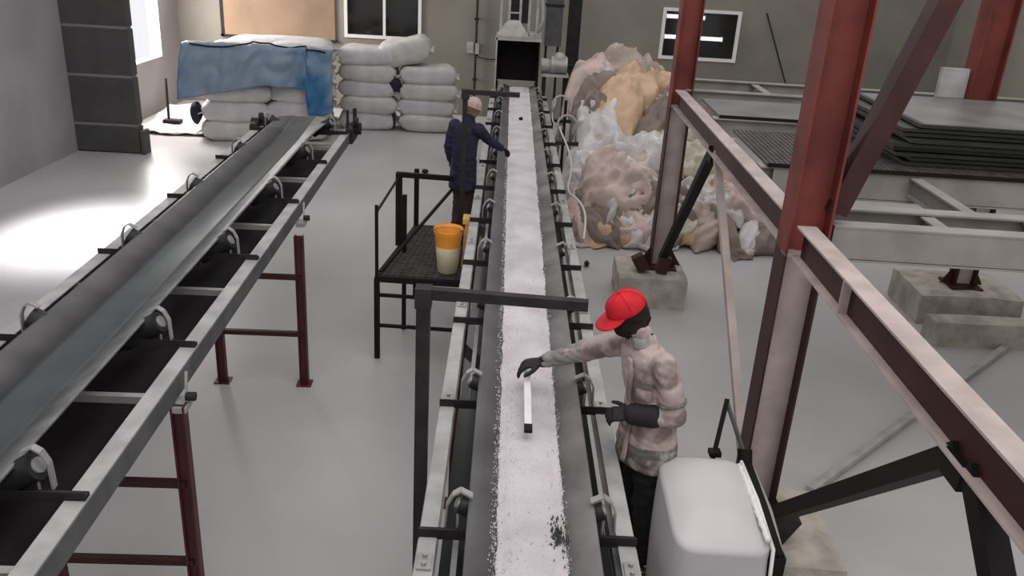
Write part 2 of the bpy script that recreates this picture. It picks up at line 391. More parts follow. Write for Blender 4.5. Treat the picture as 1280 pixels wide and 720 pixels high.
for i in range(120):
    x = .365+random.gauss(0, .022); y = 3.42+random.gauss(0, .07); r = random.uniform(.004, .008)
    g.add([(x+r*math.cos(k*2.09+i), y+r*math.sin(k*2.09+i), 1.9) for k in range(3)]+[(x, y, 1.915+r)], [(0,1,3),(1,2,3),(2,0,3)])
tag(g.build('dark_crystals', 'rubber_l'), 'patch of dark crystals on the belt near the bottom of the photo', 'minerals', kind='stuff')

# left return conveyor, turned slightly
AL = R(1.78)
lc = thing('belt_conveyor', 'empty grey rubber conveyor on maroon legs at the left', 'conveyor', (0, 0, 0), AL)
LXL, LXR, LZT, LDP, LCW = -2.94, -2.25, 2.05, .11, .27
LY0, LY1 = 1.2, 12.75
def lprof(y):
    q = max(0, min(1, (y-11.2)/1.7)); q = q*q*(3-2*q)
    dp = LDP*(1-q); xl = LXL-.03*q; xr = LXR+.05*q; z = LZT-.03*q
    return belt_profile(xl, xr, z, dp, LCW)
ys = [LY0+(LY1-LY0)*i/60 for i in range(61)]
zoff = [0]*61; yy = list(ys)
for i in range(1, 13):                              # wrap over the head pulley
    a = PI*i/12; yy.append(LY1+.13*math.sin(a)); zoff.append(-.13*(1-math.cos(a)))
def lstrip(i0, i1):
    m = MB()
    n = i1-i0+1; vs = []
    for j in range(len(yy)):
        pa = lprof(ys[min(j, 60)]); vs += [(pa[k][0], yy[j], pa[k][1]+zoff[j]) for k in range(i0, i1+1)]
    m.add(vs, [(j*n+k, j*n+k+1, (j+1)*n+k+1, (j+1)*n+k) for j in range(len(yy)-1) for k in range(n-1)], 0, True)
    return m
solidify(lstrip(0, 2).build('belt_wing', 'rubber_l', lc), .014)
solidify(lstrip(2, 5).build('belt_centre', 'rubber', lc), .014)
o = solidify(lstrip(5, 7).build('belt_wing', 'rubber_rim', lc), .014); o['label'] = 'right belt wing, paler colour for its lit rim'  # light falling on the right rim is put into this wing's paler colour
solidify(strip([(-3.17, 1.62), (-2.03, 1.62)], LY0, 12.7, .012, 4).build('return_belt_gap_shade', 'black', lc), .012)  # return belt widened and blackened to stand in for shade in the gaps
MB().cyl((LXL-.02, LY1, 1.88), (LXR+.05, LY1, 1.88), .12, n=24).build('head_pulley', 'steel_d', lc)
LS0, LS1, LSZ = -3.24, -1.955, 1.87
for sx, s in ((LS0, 1), (LS1, -1)):
    a = .055
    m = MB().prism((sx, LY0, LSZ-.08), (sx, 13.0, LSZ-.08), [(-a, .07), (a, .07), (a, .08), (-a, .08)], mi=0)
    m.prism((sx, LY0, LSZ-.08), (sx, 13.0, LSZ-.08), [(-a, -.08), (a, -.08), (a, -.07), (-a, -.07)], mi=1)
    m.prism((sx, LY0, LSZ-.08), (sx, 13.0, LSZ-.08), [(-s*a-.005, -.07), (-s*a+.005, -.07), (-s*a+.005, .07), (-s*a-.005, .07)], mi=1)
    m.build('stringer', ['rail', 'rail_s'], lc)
for k in range(7): idler(lc, 1.95+k*1.745, LXL, LXR, LZT, LDP, LCW, LS0, LS1, LSZ, .078, .11)
for y in (3.05, 4.65, 6.4, 8.1, 9.9, 11.6):
    MB().bar((LS0, y+.1, LSZ-.06), (LS1, y+.1, LSZ-.06), .05, .05).build('cross_tie', 'steel', lc)
# head bearings at the far end
for x in (LS0-.05, LS1+.06):
    bx = MB().box((x-.06, 12.45, 1.70), (x+.05, 13.05, 1.94)).build('bearing_block', 'steel_d', lc); bevel(bx, .03)
    MB().cyl((x-.09, LY1, 1.88), (x+.13, LY1, 1.88), .09).cyl((x+.05, LY1-.1, 2.0), (x+.1, LY1-.1, 2.0), .07).build('bearing', 'steel_d', bx)
MB().cyl((LS1+.03, 12.5, 1.93), (LS1+.03, 12.5, 2.2), .02).cyl((LS1+.1, 12.75, 1.9), (LS1+.1, 12.75, 2.18), .03).build('tension_bolt', 'steel_d', lc)
for y, xa in ((4.9, LS1+.06), (8.75, LS1+.06)):
    br = MB().box((xa-.01, y-.07, 1.66), (xa+.08, y+.09, 1.70)).bar((xa+.06, y, 1.68), (xa+.06, y+.06, 1.9), .015, .015).build('return_bracket', 'lgrey', lc)
    MB().cyl((xa+.06, y+.02, 1.74), (xa+.12, y+.02, 1.74), .03).build('axle_end', 'steel_d', br)
def ltr(y, x0, x1, bars):
    trestle(lc, y, x0, x1, LSZ-.16, 0, bars)
ltr(8.27, -2.67, -1.79, (1.25, .6))
ltr(4.86, -2.82, -1.87, (1.10, .45))
ltr(1.6, -2.85, -1.9, (1.1, .45))

# hopper and chute at the far end of the picking conveyor
hp = thing('feed_chute', 'tall grey feed chute with black open mouth at the far end of the belt', 'chute', (.16, 17.55, 0))
m = MB().box((-.42, .0, 1.86), (-.39, 1.0, 2.80)).box((.42, .0, 1.86), (.45, 1.0, 2.80)).box((-.42, 1.0, 1.86), (.45, 1.03, 2.8)).box((-.42, 0, 2.77), (.45, 1.03, 2.8))
m.build('mouth_box', 'black', hp)
MB().bar((-.42, -.01, 1.8), (-.42, -.01, 2.82), .03, .04).bar((-.46, -.01, 2.80), (.47, -.01, 2.80), .04, .05).build('mouth_rim', 'lgrey', hp)
MB().add([(-.42,0,2.86),(.22,0,2.86),(.22,.6,2.86),(-.42,.6,2.86),(-.20,.05,3.16),(.02,.05,3.16),(.02,.4,3.16),(-.20,.4,3.16)],
         [(0,3,2,1),(4,5,6,7),(0,1,5,4),(1,2,6,5),(2,3,7,6),(3,0,4,7)]).box((-.44, -.03, 2.82), (.24, .62, 2.87)).build('hood', 'lgrey', hp)
m = MB()
for x in (-.36, -.20, .02, .2, .36): m.bar((x, .15, 2.85), (x, .15, 6.5), .05, .05)
m.build('upright', 'lgrey', hp)
m = MB()
for k in range(9): m.bar((-.2, .1, 3.3+k*.36), (.02, .1, 3.3+k*.36), .04, .03)
m.build('rungs', 'lgrey', hp)
MB().box((-.19, .2, 3.1), (.19, .7, 6.4)).build('duct', 'steel_d', hp)
MB().box((.22, -.02, 2.78), (.46, .3, 2.95)).tube([(.38, 0, 2.95), (.47, 0, 3.2), (.45, 0, 3.5), (.36, 0, 3.9)], .03).build('side_guard', 'rail', hp)
for x in (-.4, .43): MB().bar((x, .5, 0), (x, .5, 1.9), .07, .07).build('leg', 'steel_d', hp)
mo = thing('gear_motor', 'grey gear motor on a stand beside the black chute mouth', 'motor', (.86, 17.35, 0))
MB().cyl((-.02, 0, 2.38), (.30, 0, 2.38), .17, .16, 20).ball((.14, 0, 2.5), .13).build('motor_housing', 'lgrey', mo)
m = MB()
for k in range(6): m.cyl((.03+k*.045, 0, 2.38), (.045+k*.045, 0, 2.38), .185, n=20)
m.build('cooling_fins', 'lgrey', mo)
MB().cyl((-.22, 0, 2.36), (-.02, 0, 2.36), .14, .12, 18).build('gearbox', 'steel', mo); MB().cyl((.3, 0, 2.38), (.46, 0, 2.38), .02).build('shaft', 'steel_d', mo)
MB().box((-.2, -.18, 2.16), (.34, .18, 2.21)).build('base_plate', 'lgrey', mo)
for x in (-.14, .28): MB().bar((x, 0, 0), (x, 0, 2.16), .08, .08).build('leg', 'steel_d', mo)
cl = thing('column', 'dark steel column rising behind the gear motor', 'column', (1.42, 19.9, 0))
MB().ibeam((0, 0, 0), (0, 0, 6.8), .28, .25, (0, 1, 0)).build('shaft', 'steel_d', cl); MB().box((-.2, -.2, 0), (.2, .2, .03)).build('base_plate', 'steel_d', cl)
cl = thing('duct', 'wide dull grey duct standing behind the chute beside the dark column', 'duct', (.92, 18.7, 0))
MB().box((-.2, -.15, 2.6), (.16, .3, 6.8)).build('shaft', 'rail_s', cl); MB().box((-.22, -.17, 3.4), (.18, .32, 3.45)).build('flange', 'steel_d', cl)
for x in (-.15, .1): MB().bar((x, 0, 0), (x, 0, 2.6), .05, .05).build('leg', 'steel_d', cl)
ps = thing('slim_post', 'slim dark post beside the right edge of the belt in front of the sack heap', 'post', (1.03, 14.9, 0))
MB().bar((0, 0, 0), (0, 0, 2.1), .05, .05).build('shaft', 'black', ps); MB().box((-.07, -.07, 0), (.07, .07, .012)).build('base_plate', 'black', ps)

# ---------------------------------------------------------------- gallows frames over the belt
def gallows(x, y, x1, y1, z, label, w_=.07, mt='steel_d', z0=0):
    t = thing('gallows_frame', label, 'frame', (x, y, z0)); z -= z0
    MB().bar((0, 0, 0), (0, 0, z), w_, w_).build('post', mt, t)
    MB().bar((-.035, 0, z-.025), (x1-x, y1-y, z-.025), .055, .055).build('arm', mt if mt != 'navy_post' else 'steel_d', t)
    MB().box((-.1, -.1, 0), (.1, .1, .012)).build('base_plate', mt, t)
    MB().box((-.045, -.045, z-.11), (.045, .045, z+.006)).build('corner_sleeve', mt, t)
gallows(-.40, 4.31, .50, 4.24, 2.82, 'dark steel gallows frame reaching over the belt near the camera', .075)
gallows(-.49, 10.14, .15, 10.12, 2.96, 'slim gallows frame over the belt in front of the far worker', .06, z0=1.03)

# ---------------------------------------------------------------- work platform with railings (left)
wp = thing('work_platform', 'black grated work platform with railings left of the belt', 'platform', (0, 0, 0))
A_, B_, C_, D_ = V((-1.36, 8.92, 1.03)), V((-1.12, 10.80, 1.03)), V((-.34, 10.80, 1.03)), V((-.34, 8.88, 1.03))
for p, q in ((A_, B_), (B_, C_), (C_, D_), (D_, A_)): MB().bar(p-V((0,0,.03)), q-V((0,0,.03)), .05, .07).build('edge_beam', 'black', wp)
m = MB()
for i in range(1, 25):
    q = i/25; m.bar(A_.lerp(B_, q), D_.lerp(C_, q), .014, .025)
for i in range(1, 14):
    q = i/14; m.bar(A_.lerp(D_, q)-V((0,0,.006)), B_.lerp(C_, q)-V((0,0,.006)), .010, .02)
m.build('grating', 'dgrid', wp)
for p in (A_, B_, C_, D_): MB().bar((p.x, p.y, 0), (p.x, p.y, 1.0), .06, .06).build('leg', 'black', wp)
for z in (.80, .42): MB().bar((A_.x, A_.y, z), (D_.x, D_.y, z), .035, .035).build('step_rail', 'black', wp)
for p, z1, ww in ((A_, 1.86, .035), (V((-1.25, 10.0, 0)), 1.95, .075), (B_, 1.80, .06)):
    MB().bar((p.x, p.y, 1.03), (p.x, p.y, z1), ww, ww).build('railing_post', 'black', wp)
MB().bar((A_.x, A_.y, 1.78), (-1.25, 10.0, 1.9), .022, .022).build('handrail', 'black', wp)
MB().bar((-1.27, 10.0, 1.93), (-.62, 10.35, 1.82), .06, .06).build('handrail', 'black', wp)
MB().bar((-1.33, 9.0, 1.05), (-.62, 10.5, 1.66), .03, .03).build('diagonal_rail', 'black', wp)
MB().bar((-1.15, 9.75, 0), (-1.15, 9.75, 1.75), .05, .05).build('railing_post', 'black', wp)
# bucket and yellow box on the platform
bk = thing('bucket', 'orange-topped plastic bucket with milky lower half on the grated platform', 'bucket', (-.58, 9.13, 1.045))
def lathe(prof, n=24):
    m = MB(); vs = [(r*math.cos(2*PI*k/n), r*math.sin(2*PI*k/n), z) for r, z in prof for k in range(n)]
    m.add(vs, [(i*n+k, i*n+(k+1) % n, (i+1)*n+(k+1) % n, (i+1)*n+k) for i in range(len(prof)-1) for k in range(n)], 0, True); return m
lathe([(0, 0), (.10, 0), (.115, .02), (.13, .18), (.142, .32), (.132, .32), (.12, .18), (0, .03)]).build('lower_body', 'milky', bk)
lathe([(.142, .32), (.155, .44), (.172, .50), (.168, .53), (.155, .50), (.14, .44), (.132, .32), (0, .30)]).build('rim_sleeve', 'orange', bk)
MB().tube([(.16*math.cos(a), .16*math.sin(a)-.03, .50-.10*math.sin(a)) for a in [PI*i/14+PI for i in range(15)]], .006).build('handle', 'steel', bk)
yb = thing('plastic_sack', 'yellow plastic sack standing between the bucket and the belt', 'sack', (-.385, 9.36, 1.045))
def sackf(u, v):
    a = 2*PI*u; r = .048*(1-.15*v)+.01*noise.noise(V((a, v*5, 2))); 
    return (r*math.cos(a)+.02*v, (r+.05)*math.sin(a), .56*v)
MB().grid(sackf, 18, 10).build('body', 'yellow', yb)
MB().box((-.045, -.10, .54), (.065, .10, .60)).build('folded_top', 'yellow', yb)

# ---------------------------------------------------------------- red steel structure on the right
AS = R(-1.83); O = V((1.93, 5.6, 0))
st = thing('steel_platform', 'large red and dusty steel platform frame on columns at the right', 'platform', (O.x, O.y, 0), AS)
ZB = 2.94
def column(u, v, z0, z1, split=2.72):
    # lower, dust-coated length and upper red length, one welded column
    c = MB()
    c.ibeam((u, v, split), (u, v, z1), .25, .28, (1, 0, 0), .016, .012).build('column', 'red', st)
    lo = MB().ibeam((u, v, z0), (u, v, split), .25, .28, (1, 0, 0), .016, .012, mi=0, mweb=1).build('column', ['red_d', 'dust'], st)
    lo['label'] = 'lower column length with dust-coated web'
    MB().box((u-.22, v-.22, z0), (u+.22, v+.22, z0+.025)).build('base_plate', 'red_d', st)
    for a in (-1, 1):
        MB().add([(u+a*.14, v-.005, z0+.02), (u+a*.3, v-.005, z0+.02), (u+a*.14, v-.005, z0+.28), (u+a*.14, v+.01, z0+.02), (u+a*.3, v+.01, z0+.02), (u+a*.14, v+.01, z0+.28)],
                 [(0,1,2),(5,4,3),(0,3,4,1),(1,4,5,2),(2,5,3,0)]).build('gusset', 'red_d', st)
    MB().box((u-.14, v-.125, split-.01), (u-.05, v-.02, split+.012)).build('splice_plate', 'dust', st)
column(.17, 0, .45, 7.0); column(.17, 5.75, .45, 7.0); column(4.45, 5.75, .45, 2.72, 2.6)
column(4.45, 0, .45, 2.72, 2.6); column(.17, -5.2, .45, 2.94, 2.6)
def beam(p, q, w_, h, mts, top=None, name='beam', mweb=1, mi=0):
    return MB().ibeam(p, q, w_, h, (0, 0, 1), .014, .012, mi=mi, mweb=mweb, top=mi if top is None else top).build(name, mts, st)
BD = .235
beam((.135, .14, ZB-BD/2), (.135, 5.61, ZB-BD/2), .13, BD, ['dust', 'red_d'], name='long_beam')  # dark red webs: shade under the top flange put into the colour
beam((.135, -.14, ZB-BD/2), (.135, -5.6, ZB-BD/2), .13, BD, ['dust', 'red_d'], name='long_beam')
for v in (-1.1, -3.2): MB().box((.075, v, ZB-BD+.014), (.135, v+.012, ZB-.014)).build('stiffener', 'dust', st)
for v in (-.02, .42, 1.62, 3.78, 5.72, 6.75):
    hh = .25 if v in (-.02, 1.62) else .2
    b = beam((.22 if v != -.02 else .34, v, ZB-hh/2), (5.6, v, ZB-hh/2), .14, hh, ['dustg', 'dustg'], name='cross_beam')
    if v in (-.02, 1.62): 
        MB().box((.34, v-.066, ZB-hh+.02), (5.6, v-.055, ZB-.015)).build('web_plate', 'dustg', b)
for u, v0, v1 in ((1.15, .0, .42), (1.55, .42, 1.62), (3.0, .42, 1.62), (1.35, 5.75, 6.75), (3.2, 5.75, 6.75), (1.9, -.0, .42), (2.6, 3.8, 5.7), (4.5, -5, 5.7)):
    beam((u, v0, ZB-.1), (u, v1, ZB-.1), .10, .16, ['dustg', 'dustg'], name='joist')
# diagonals
MB().prism((.34, 0, 3.02), (1.42, 0, 6.6), [(-.07, -.08), (.07, -.08), (.07, .08), (-.07, .08)], (0, 1, 0)).build('diagonal_brace', 'red_d', st)
def strut(p, q, mt, w_=.10): return MB().bar(p, q, w_, w_).build('knee_brace', mt, st)
strut((.17, 5.55, .62), (.14, 3.1, 2.72), 'black'); strut((.17, .25, .62), (.15, 3.0, 2.72), 'dust', .07)
strut((.20, -.22, .62), (.15, -2.55, 2.72), 'black'); strut((.17, -5.0, .62), (.15, -2.65, 2.72), 'black')
MB().box((.09, 2.98, 2.60), (.19, 3.14, 2.72)).build('brace_lug', 'black', st); MB().box((.09, -2.66, 2.60), (.19, -2.50, 2.72)).build('brace_lug', 'black', st)
for a in (-.22, .1): MB().box((a, 5.38, .47), (a+.16, 5.52, .70), rot=Matrix.Rotation(a*2.5, 3, 'Y')).build('foot_lug', 'red_d', st)
MB().box((.25, -.32, .47), (.42, -.18, .72), rot=Matrix.Rotation(.5, 3, 'Y')).build('foot_lug', 'steel_d', st)
# far right upper column with pale gusset
u_, v_ = 2.98, 3.72
MB().ibeam((u_, v_, ZB), (u_+.02, v_, 6.8), .25, .30, (1, 0, 0), .016, .012).build('upper_column', 'red', st)
MB().box((u_-.44, v_-.03, ZB), (u_-.15, v_+.03, 3.62)).build('pale_gusset', 'rail', st)
MB().box((u_+.0, v_-.25, ZB), (u_+.6, v_-.13, 3.20)).build('pale_bracket', 'rail', st)
# grated and solid deck panels
m = MB(); g0, g1, h0, h1 = .28, 5.4, 1.55, 2.98
nu_, nv_ = 112, 30
for i in range(nu_+1): x = g0+(g1-g0)*i/nu_; m.box((x-.007, h0, ZB+.004), (x+.007, h1, ZB+.03))
for i in range(nv_+1): y = h0+(h1-h0)*i/nv_; m.box((g0, y-.007, ZB+.006), (g1, y+.007, ZB+.028))
m.build('mesh_panel', 'dgrid', st)
MB().box((g0, h0-.02, ZB), (g1, h0-.005, ZB+.035)).build('panel_edge', 'black', st)
MB().box((.28, 3.74, ZB+.002), (2.9, 4.85, ZB+.03)).build('deck_plate', 'sheett', st)
MB().box((.28, 3.72, ZB-.0), (2.9, 3.737, ZB+.035)).build('panel_edge', 'black', st)
# stack of screens on the deck
pos = ['lowest', 'second lowest', 'third from the bottom', 'fourth from the bottom', 'middle', 'fourth from the top', 'third from the top', 'second from the top', 'topmost']
ca, sa = math.cos(AS), math.sin(AS)
random.seed(5)
for k in range(9):
    du, dv = random.uniform(-.10, .06), random.uniform(-.05, .04)
    if k in (3, 4): du -= .12
    if k == 8: du, dv = .06, 0
    ul, vl = 1.52+du, 1.76+dv
    x = O.x+ul*ca-vl*sa; y = O.y+ul*sa+vl*ca
    t = thing('screen_panel', 'black screen panel, %s in the stack on the steel platform' % pos[k], 'panel', (x, y, ZB+.036+k*.042), AS+random.uniform(-.012, .012), 'black screen panels stacked on the platform')
    L, W_ = 2.6, 1.75
    f = MB().box((0, 0, 0), (L, .05, .03)).box((0, W_-.05, 0), (L, W_, .03)).box((0, .05, 0), (.05, W_-.05, .03)).box((L-.05, .05, 0), (L, W_-.05, .03))
    f.build('rim', 'sheet', t)
    MB().box((.05, .05, .008), (L-.05, W_-.05, .03)).build('screen', 'sheett' if k == 8 else 'sheet', t)  # grey of the topmost screen is its glossy reflection put into the colour
# concrete foundation blocks
def block(x0, y0, x1, y1, z, label, rz=AS):
    cx, cy = (x0+x1)/2, (y0+y1)/2; a, b_ = (x1-x0)/2, (y1-y0)/2
    m = MB(); n = 8
    bm = bmesh.new(); bmesh.ops.create_cube(bm, size=1)
    for v in bm.verts: v.co = V((v.co.x*a*2, v.co.y*b_*2, (v.co.z+.5)*z))
    bmesh.ops.subdivide_edges(bm, edges=bm.edges[:], cuts=5, use_grid_fill=True)
    for v in bm.verts:
        nz = noise.noise_vector(v.co*5+V((cx, cy, 0)))*.018
        v.co += V((nz.x, nz.y, nz.z if v.co.z > .02 else 0))
        for ax, lim in ((0, a), (1, b_)):
            if abs(abs(v.co[ax])-lim) < .04 and v.co.z > z-.04: v.co.z -= .012
    me = bpy.data.meshes.new('concrete_block'); bm.to_mesh(me); bm.free(); me.materials.append(K['conc'])
    o = link('concrete_block', me); o.location = (cx, cy, 0); o.rotation_euler = (0, 0, rz); tag(o, label, 'block'); return o
block(1.68, 10.80, 2.62, 11.75, .45, 'concrete footing block under the column beside the sack heap')
block(1.62, 5.05, 2.72, 6.05, .45, 'pale concrete footing block under the nearest red column')
block(5.85, 10.75, 7.25, 11.80, .45, 'rough concrete block with a column foot seen between the platform beams')
block(5.7, 10.05, 9.5, 10.35, .36, 'long low concrete curb in front of the rough footing block', R(0))
block(5.9, 5.0, 6.9, 6.1, .45, 'concrete footing block under the right column row')
block(1.45, -.1, 2.5, .9, .45, 'concrete footing block behind the camera under the long beam')
t = thing('steel_bar', 'long pale steel bar slanting across the floor under the platform', 'bar', (3.0, 6.6, 0))
MB().bar((0, 0, .05), (4.3, 4.0, .05), .085, .06).build('bar', 'rail', t)
for q in (.02, .98): MB().box((4.3*q-.06, 4.0*q-.06, 0), (4.3*q+.06, 4.0*q+.06, .02)).build('pad', 'steel_d', t)

# ---------------------------------------------------------------- sacks
def pillow(L, W_, H_, seed, crease=.035):
    m = MB(); nu, nv = 20, 14; vs = []
    def sgn(c, e): return math.copysign(abs(c)**e, c)
    for j in range(nv+1):
        t = PI*j/nv-PI/2
        for i in range(nu):
            a = 2*PI*i/nu
            x = sgn(math.cos(t), .30)*sgn(math.cos(a), .30); y = sgn(math.cos(t), .30)*sgn(math.sin(a), .30); z = sgn(math.sin(t), .62)
            px, py, pz = x*L/2, y*W_/2, z*H_/2
            pz *= 1-.34*abs(x)**7; py *= 1-.08*abs(x)**4
            nn = noise.noise(V((px*2.4, py*2.4, pz*3))+V((seed*3.1, 0, 0)))+.5*noise.noise(V((px*7, py*7, pz*7+seed)))
            pz += crease*nn; py += crease*nn*.8; px += crease*nn
            vs.append((px, py, pz+H_/2))
    m.add(vs, [(j*nu+i, j*nu+(i+1) % nu, (j+1)*nu+(i+1) % nu, (j+1)*nu+i) for j in range(nv) for i in range(nu)], 0, True)
    return m
def sack(loc, L, W_, H_, rz, label, mt, seed, group, tilt=0):
    t = thing('filled_sack', label, 'sack', loc, rz, group); t.rotation_euler = (0, tilt, rz)
    pillow(L, W_, H_, seed).build('body', mt, t)
    for s in (-1, 1):
        m = MB()
        def fl(u, v, s=s):
            x = s*(L/2-.03+.10*v); y = (u-.5)*W_*(.80+.1*v); return (x, y, H_*.42+.03*math.sin(u*9+seed)+.04*noise.noise(V((u*4, v*3, seed)))-.03*v)
        m.grid(fl, 10, 2); solidify(m.build('sewn_end', mt, t), .008)
rowname = ['bottom', 'second', 'third', 'fourth', 'top']
RZL = R(14); hb = .43
random.seed(11)
for col, (cx, cy, cn) in enumerate(((-6.28, 19.72, 'left'), (-4.86, 20.08, 'right'))):
    for r in range(5):
        L = 1.42+random.uniform(-.06, .05)
        sack((cx+random.uniform(-.06, .06)+(.06*r if col == 0 else 0), cy+random.uniform(-.04, .03)+.03*r, r*.425), L+.08, 1.0, .50, R(12)+random.uniform(-.04, .04),
             'white filled sack, %s in the %s column of the stack under the blue tarpaulin' % (rowname[r], cn), 'bag', r+col*7, 'white filled sacks under the tarpaulin')
for r in range(5):
    sack((-5.6+random.uniform(-.05, .05), 21.3, r*.425), 2.6, 1.2, .45, R(8), 'white filled sack, %s in the row behind the tarpaulin stack' % rowname[r], 'bag', r+20, 'white filled sacks behind the tarpaulin')
for col, (cx, cy, cn, nr) in enumerate(((-3.5, 21.75, 'left', 5), (-2.0, 21.85, 'right', 4))):
    for r in range(nr):
        sack((cx+random.uniform(-.05, .05), cy+random.uniform(-.04, .03), r*.39), 1.46+random.uniform(-.05, .06), .98, .46, R(2)+random.uniform(-.05, .05),
             'cream filled sack, %s in the %s column of the stack under the left window' % (rowname[r] if r < nr-1 else 'top', cn), 'bag2' if (r+col) % 2 else 'bag', r+col*5+30, 'cream filled sacks under the window')
sack((-2.55, 21.85, 1.62), 1.35, .95, .62, R(4), 'bulging cream sack tilted on top of the stack under the left window', 'bag2', 55, 'cream filled sacks under the window', R(-13))
stone('sack_lump', (-2.78, 21.42, 1.15), .16, 'navy', 'dark rolled cloth stuffed between the two columns of cream sacks', 'cloth', (1, .6, 1.1))
stone('sack_lump', (-2.83, 21.45, .25), .09, 'navy', 'small dark rag low between the two columns of cream sacks', 'cloth', (.7, .6, 2.0))
stone('sack_lump', (-7.02, 19.35, .62), .2, 'navy', 'dark rag bundle at the left end of the tarpaulin stack', 'cloth', (.7, .8, 1.2))
# tarpaulin draped over the left stack
def tarp(u, v):
    x = -7.08+3.12*u
    fy = 19.02+(x+7.08)*.235
    top = 2.22-.10*u+.05*noise.noise(V((x*1.3, v*3, 5)))
    drop = 1.22*(1-u)**.8+.62 if u < .82 else 1.45
    if .55 < u <= .82: drop = .82+.25*(u-.55)
    if u <= .55: drop = 1.22-.72*u
    L1 = 1.1                                   # length lying on top
    L = v*(L1+drop)
    fold = .04*math.sin(x*7+v*3.5)+.09*noise.noise(V((x*2.2, v*3, 1)))+.10*(1-abs(noise.noise(V((x*3+v*4, v*3.5-x, 6))))*3)*.5
    if L < L1: y = fy+L1-L-.05; z = top-.14*(L1-L)/L1+fold*.5*(L/L1)
    else:
        q = L-L1; y = fy-.10-.10*min(1, q/.3)+fold*.9-.05; z = top-q*.98-.02
    if u < .06: x -= .12*(L > L1)*min(1, (L-L1))
    return (x, y, z)
tp = MB().grid(tarp, 70, 44).build('tarpaulin', 'tarp'); solidify(tp, .012); tag(tp, 'crumpled blue tarpaulin draped over the white sack stack', 'tarpaulin')
m = MB().tube([tuple(V(tarp(.06+.9*i/40, 1.0/(1.1+1.1)*(1.1+.12*math.sin(i*.14)))) + V((0, -.03, .05))) for i in range(41)], .018, 6).build('rope', 'black'); m.parent = tp
# limp end of plastic sheeting by the doorway
def sheetf(u, v):
    x = -8.75+1.75*u; y = 19.6+2.6*v; return (x+.1*noise.noise(V((y, x, 2))), y+.1*noise.noise(V((x*2, y, 1))), .04+.10*abs(noise.noise(V((x*2.5, y*2.5, 0))))+.35*max(0, v-.5)**1.2)
o = MB().grid(sheetf, 24, 24).build('plastic_sheet', 'bigbag'); solidify(o, .008); tag(o, 'crumpled white plastic sheet on the floor beside the pillar', 'sheet')
t = thing('broom', 'dark stick leaning by the wall opening behind the pillar', 'stick', (-8.2, 20.7, 0))
MB().cyl((0, 0, 0.1), (-.12, .35, 1.05), .03).build('stick', 'steel_d', t); MB().box((-.1, -.14, .0), (.3, .10, .14)).build('head', 'steel_d', t)
stone('stone', (-1.63, 17.4, .05), .07, 'steel_d', 'small dark lump on the floor left of the far worker')
stone('stone', (1.37, 12.35, .05), .06, 'steel_d', 'dark clod on the floor right of the belt below the sack heap', sc=(.7, 1.3, .7))

# ---------------------------------------------------------------- heap of empty sacks
def heap(x, y):
    k_ = max(0, x-2.9)*1.5; cy = 17.3-k_
    fx = 1-max(0, (1.75-x)/.60)**3 if x < 1.75 else 1-max(0, (x-2.6)/2.25)**1.5
    fx = max(0, fx)
    ry = max(.3, 3.9-k_) if y < cy else 1.6
    fy = max(0, 1-(abs(y-cy)/ry)**1.5)
    h = 2.28*fx**.75*fy**.80
    return h*(1+.12*noise.noise(V((x*1.3, y*1.3, 3))))+.10*noise.noise(V((x*2.7, y*2.7, 9)))*min(1, h*3)
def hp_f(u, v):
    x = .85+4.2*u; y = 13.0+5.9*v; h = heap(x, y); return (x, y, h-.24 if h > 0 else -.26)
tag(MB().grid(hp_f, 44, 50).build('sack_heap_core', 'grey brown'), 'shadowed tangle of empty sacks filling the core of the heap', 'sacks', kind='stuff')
def crumple(cx, cy, L, W_, ang, lift, seed, amp, nu=34, nv=26):
    """a limp sack: its cloth follows the heap and gathers into creased folds"""
    ca_, sa_ = math.cos(ang), math.sin(ang)
    gx = (heap(cx+.2, cy)-heap(cx-.2, cy))/.4; gy = (heap(cx, cy+.2)-heap(cx, cy-.2))/.4
    nrm_ = V((-gx, -gy, 1)).normalized()
    def f(u, v):
        a, b_ = (u-.5)*L, (v-.5)*W_
        a += .12*noise.noise(V((b_*3, seed, 1)))+.04*noise.noise(V((b_*11, seed, 4))); b_ += .12*noise.noise(V((a*3, seed, 7)))
        x = a*ca_-b_*sa_; y = (a*sa_+b_*ca_)*1.15
        ed = min(1, min(u, 1-u, v, 1-v)*6)
        w_ = noise.noise(V((a*1.5, b_*1.5, seed+9)))*.25
        r1 = 1-abs(noise.noise(V((a*1.8+w_, (b_+w_)*5.5, seed))))*3.2
        r2 = 1-abs(noise.noise(V((a*6+w_*3, b_*9, seed+3))))*3.0
        n1 = (r1*.75+r2*.38)*amp
        k = lift*ed+.02+n1*(.25+.75*ed)
        q = V((x, y, max(0, heap(cx+x, cy+y))))+nrm_*k
        return (q.x, q.y, max(q.z, .012))
    return MB().grid(f, nu, nv)
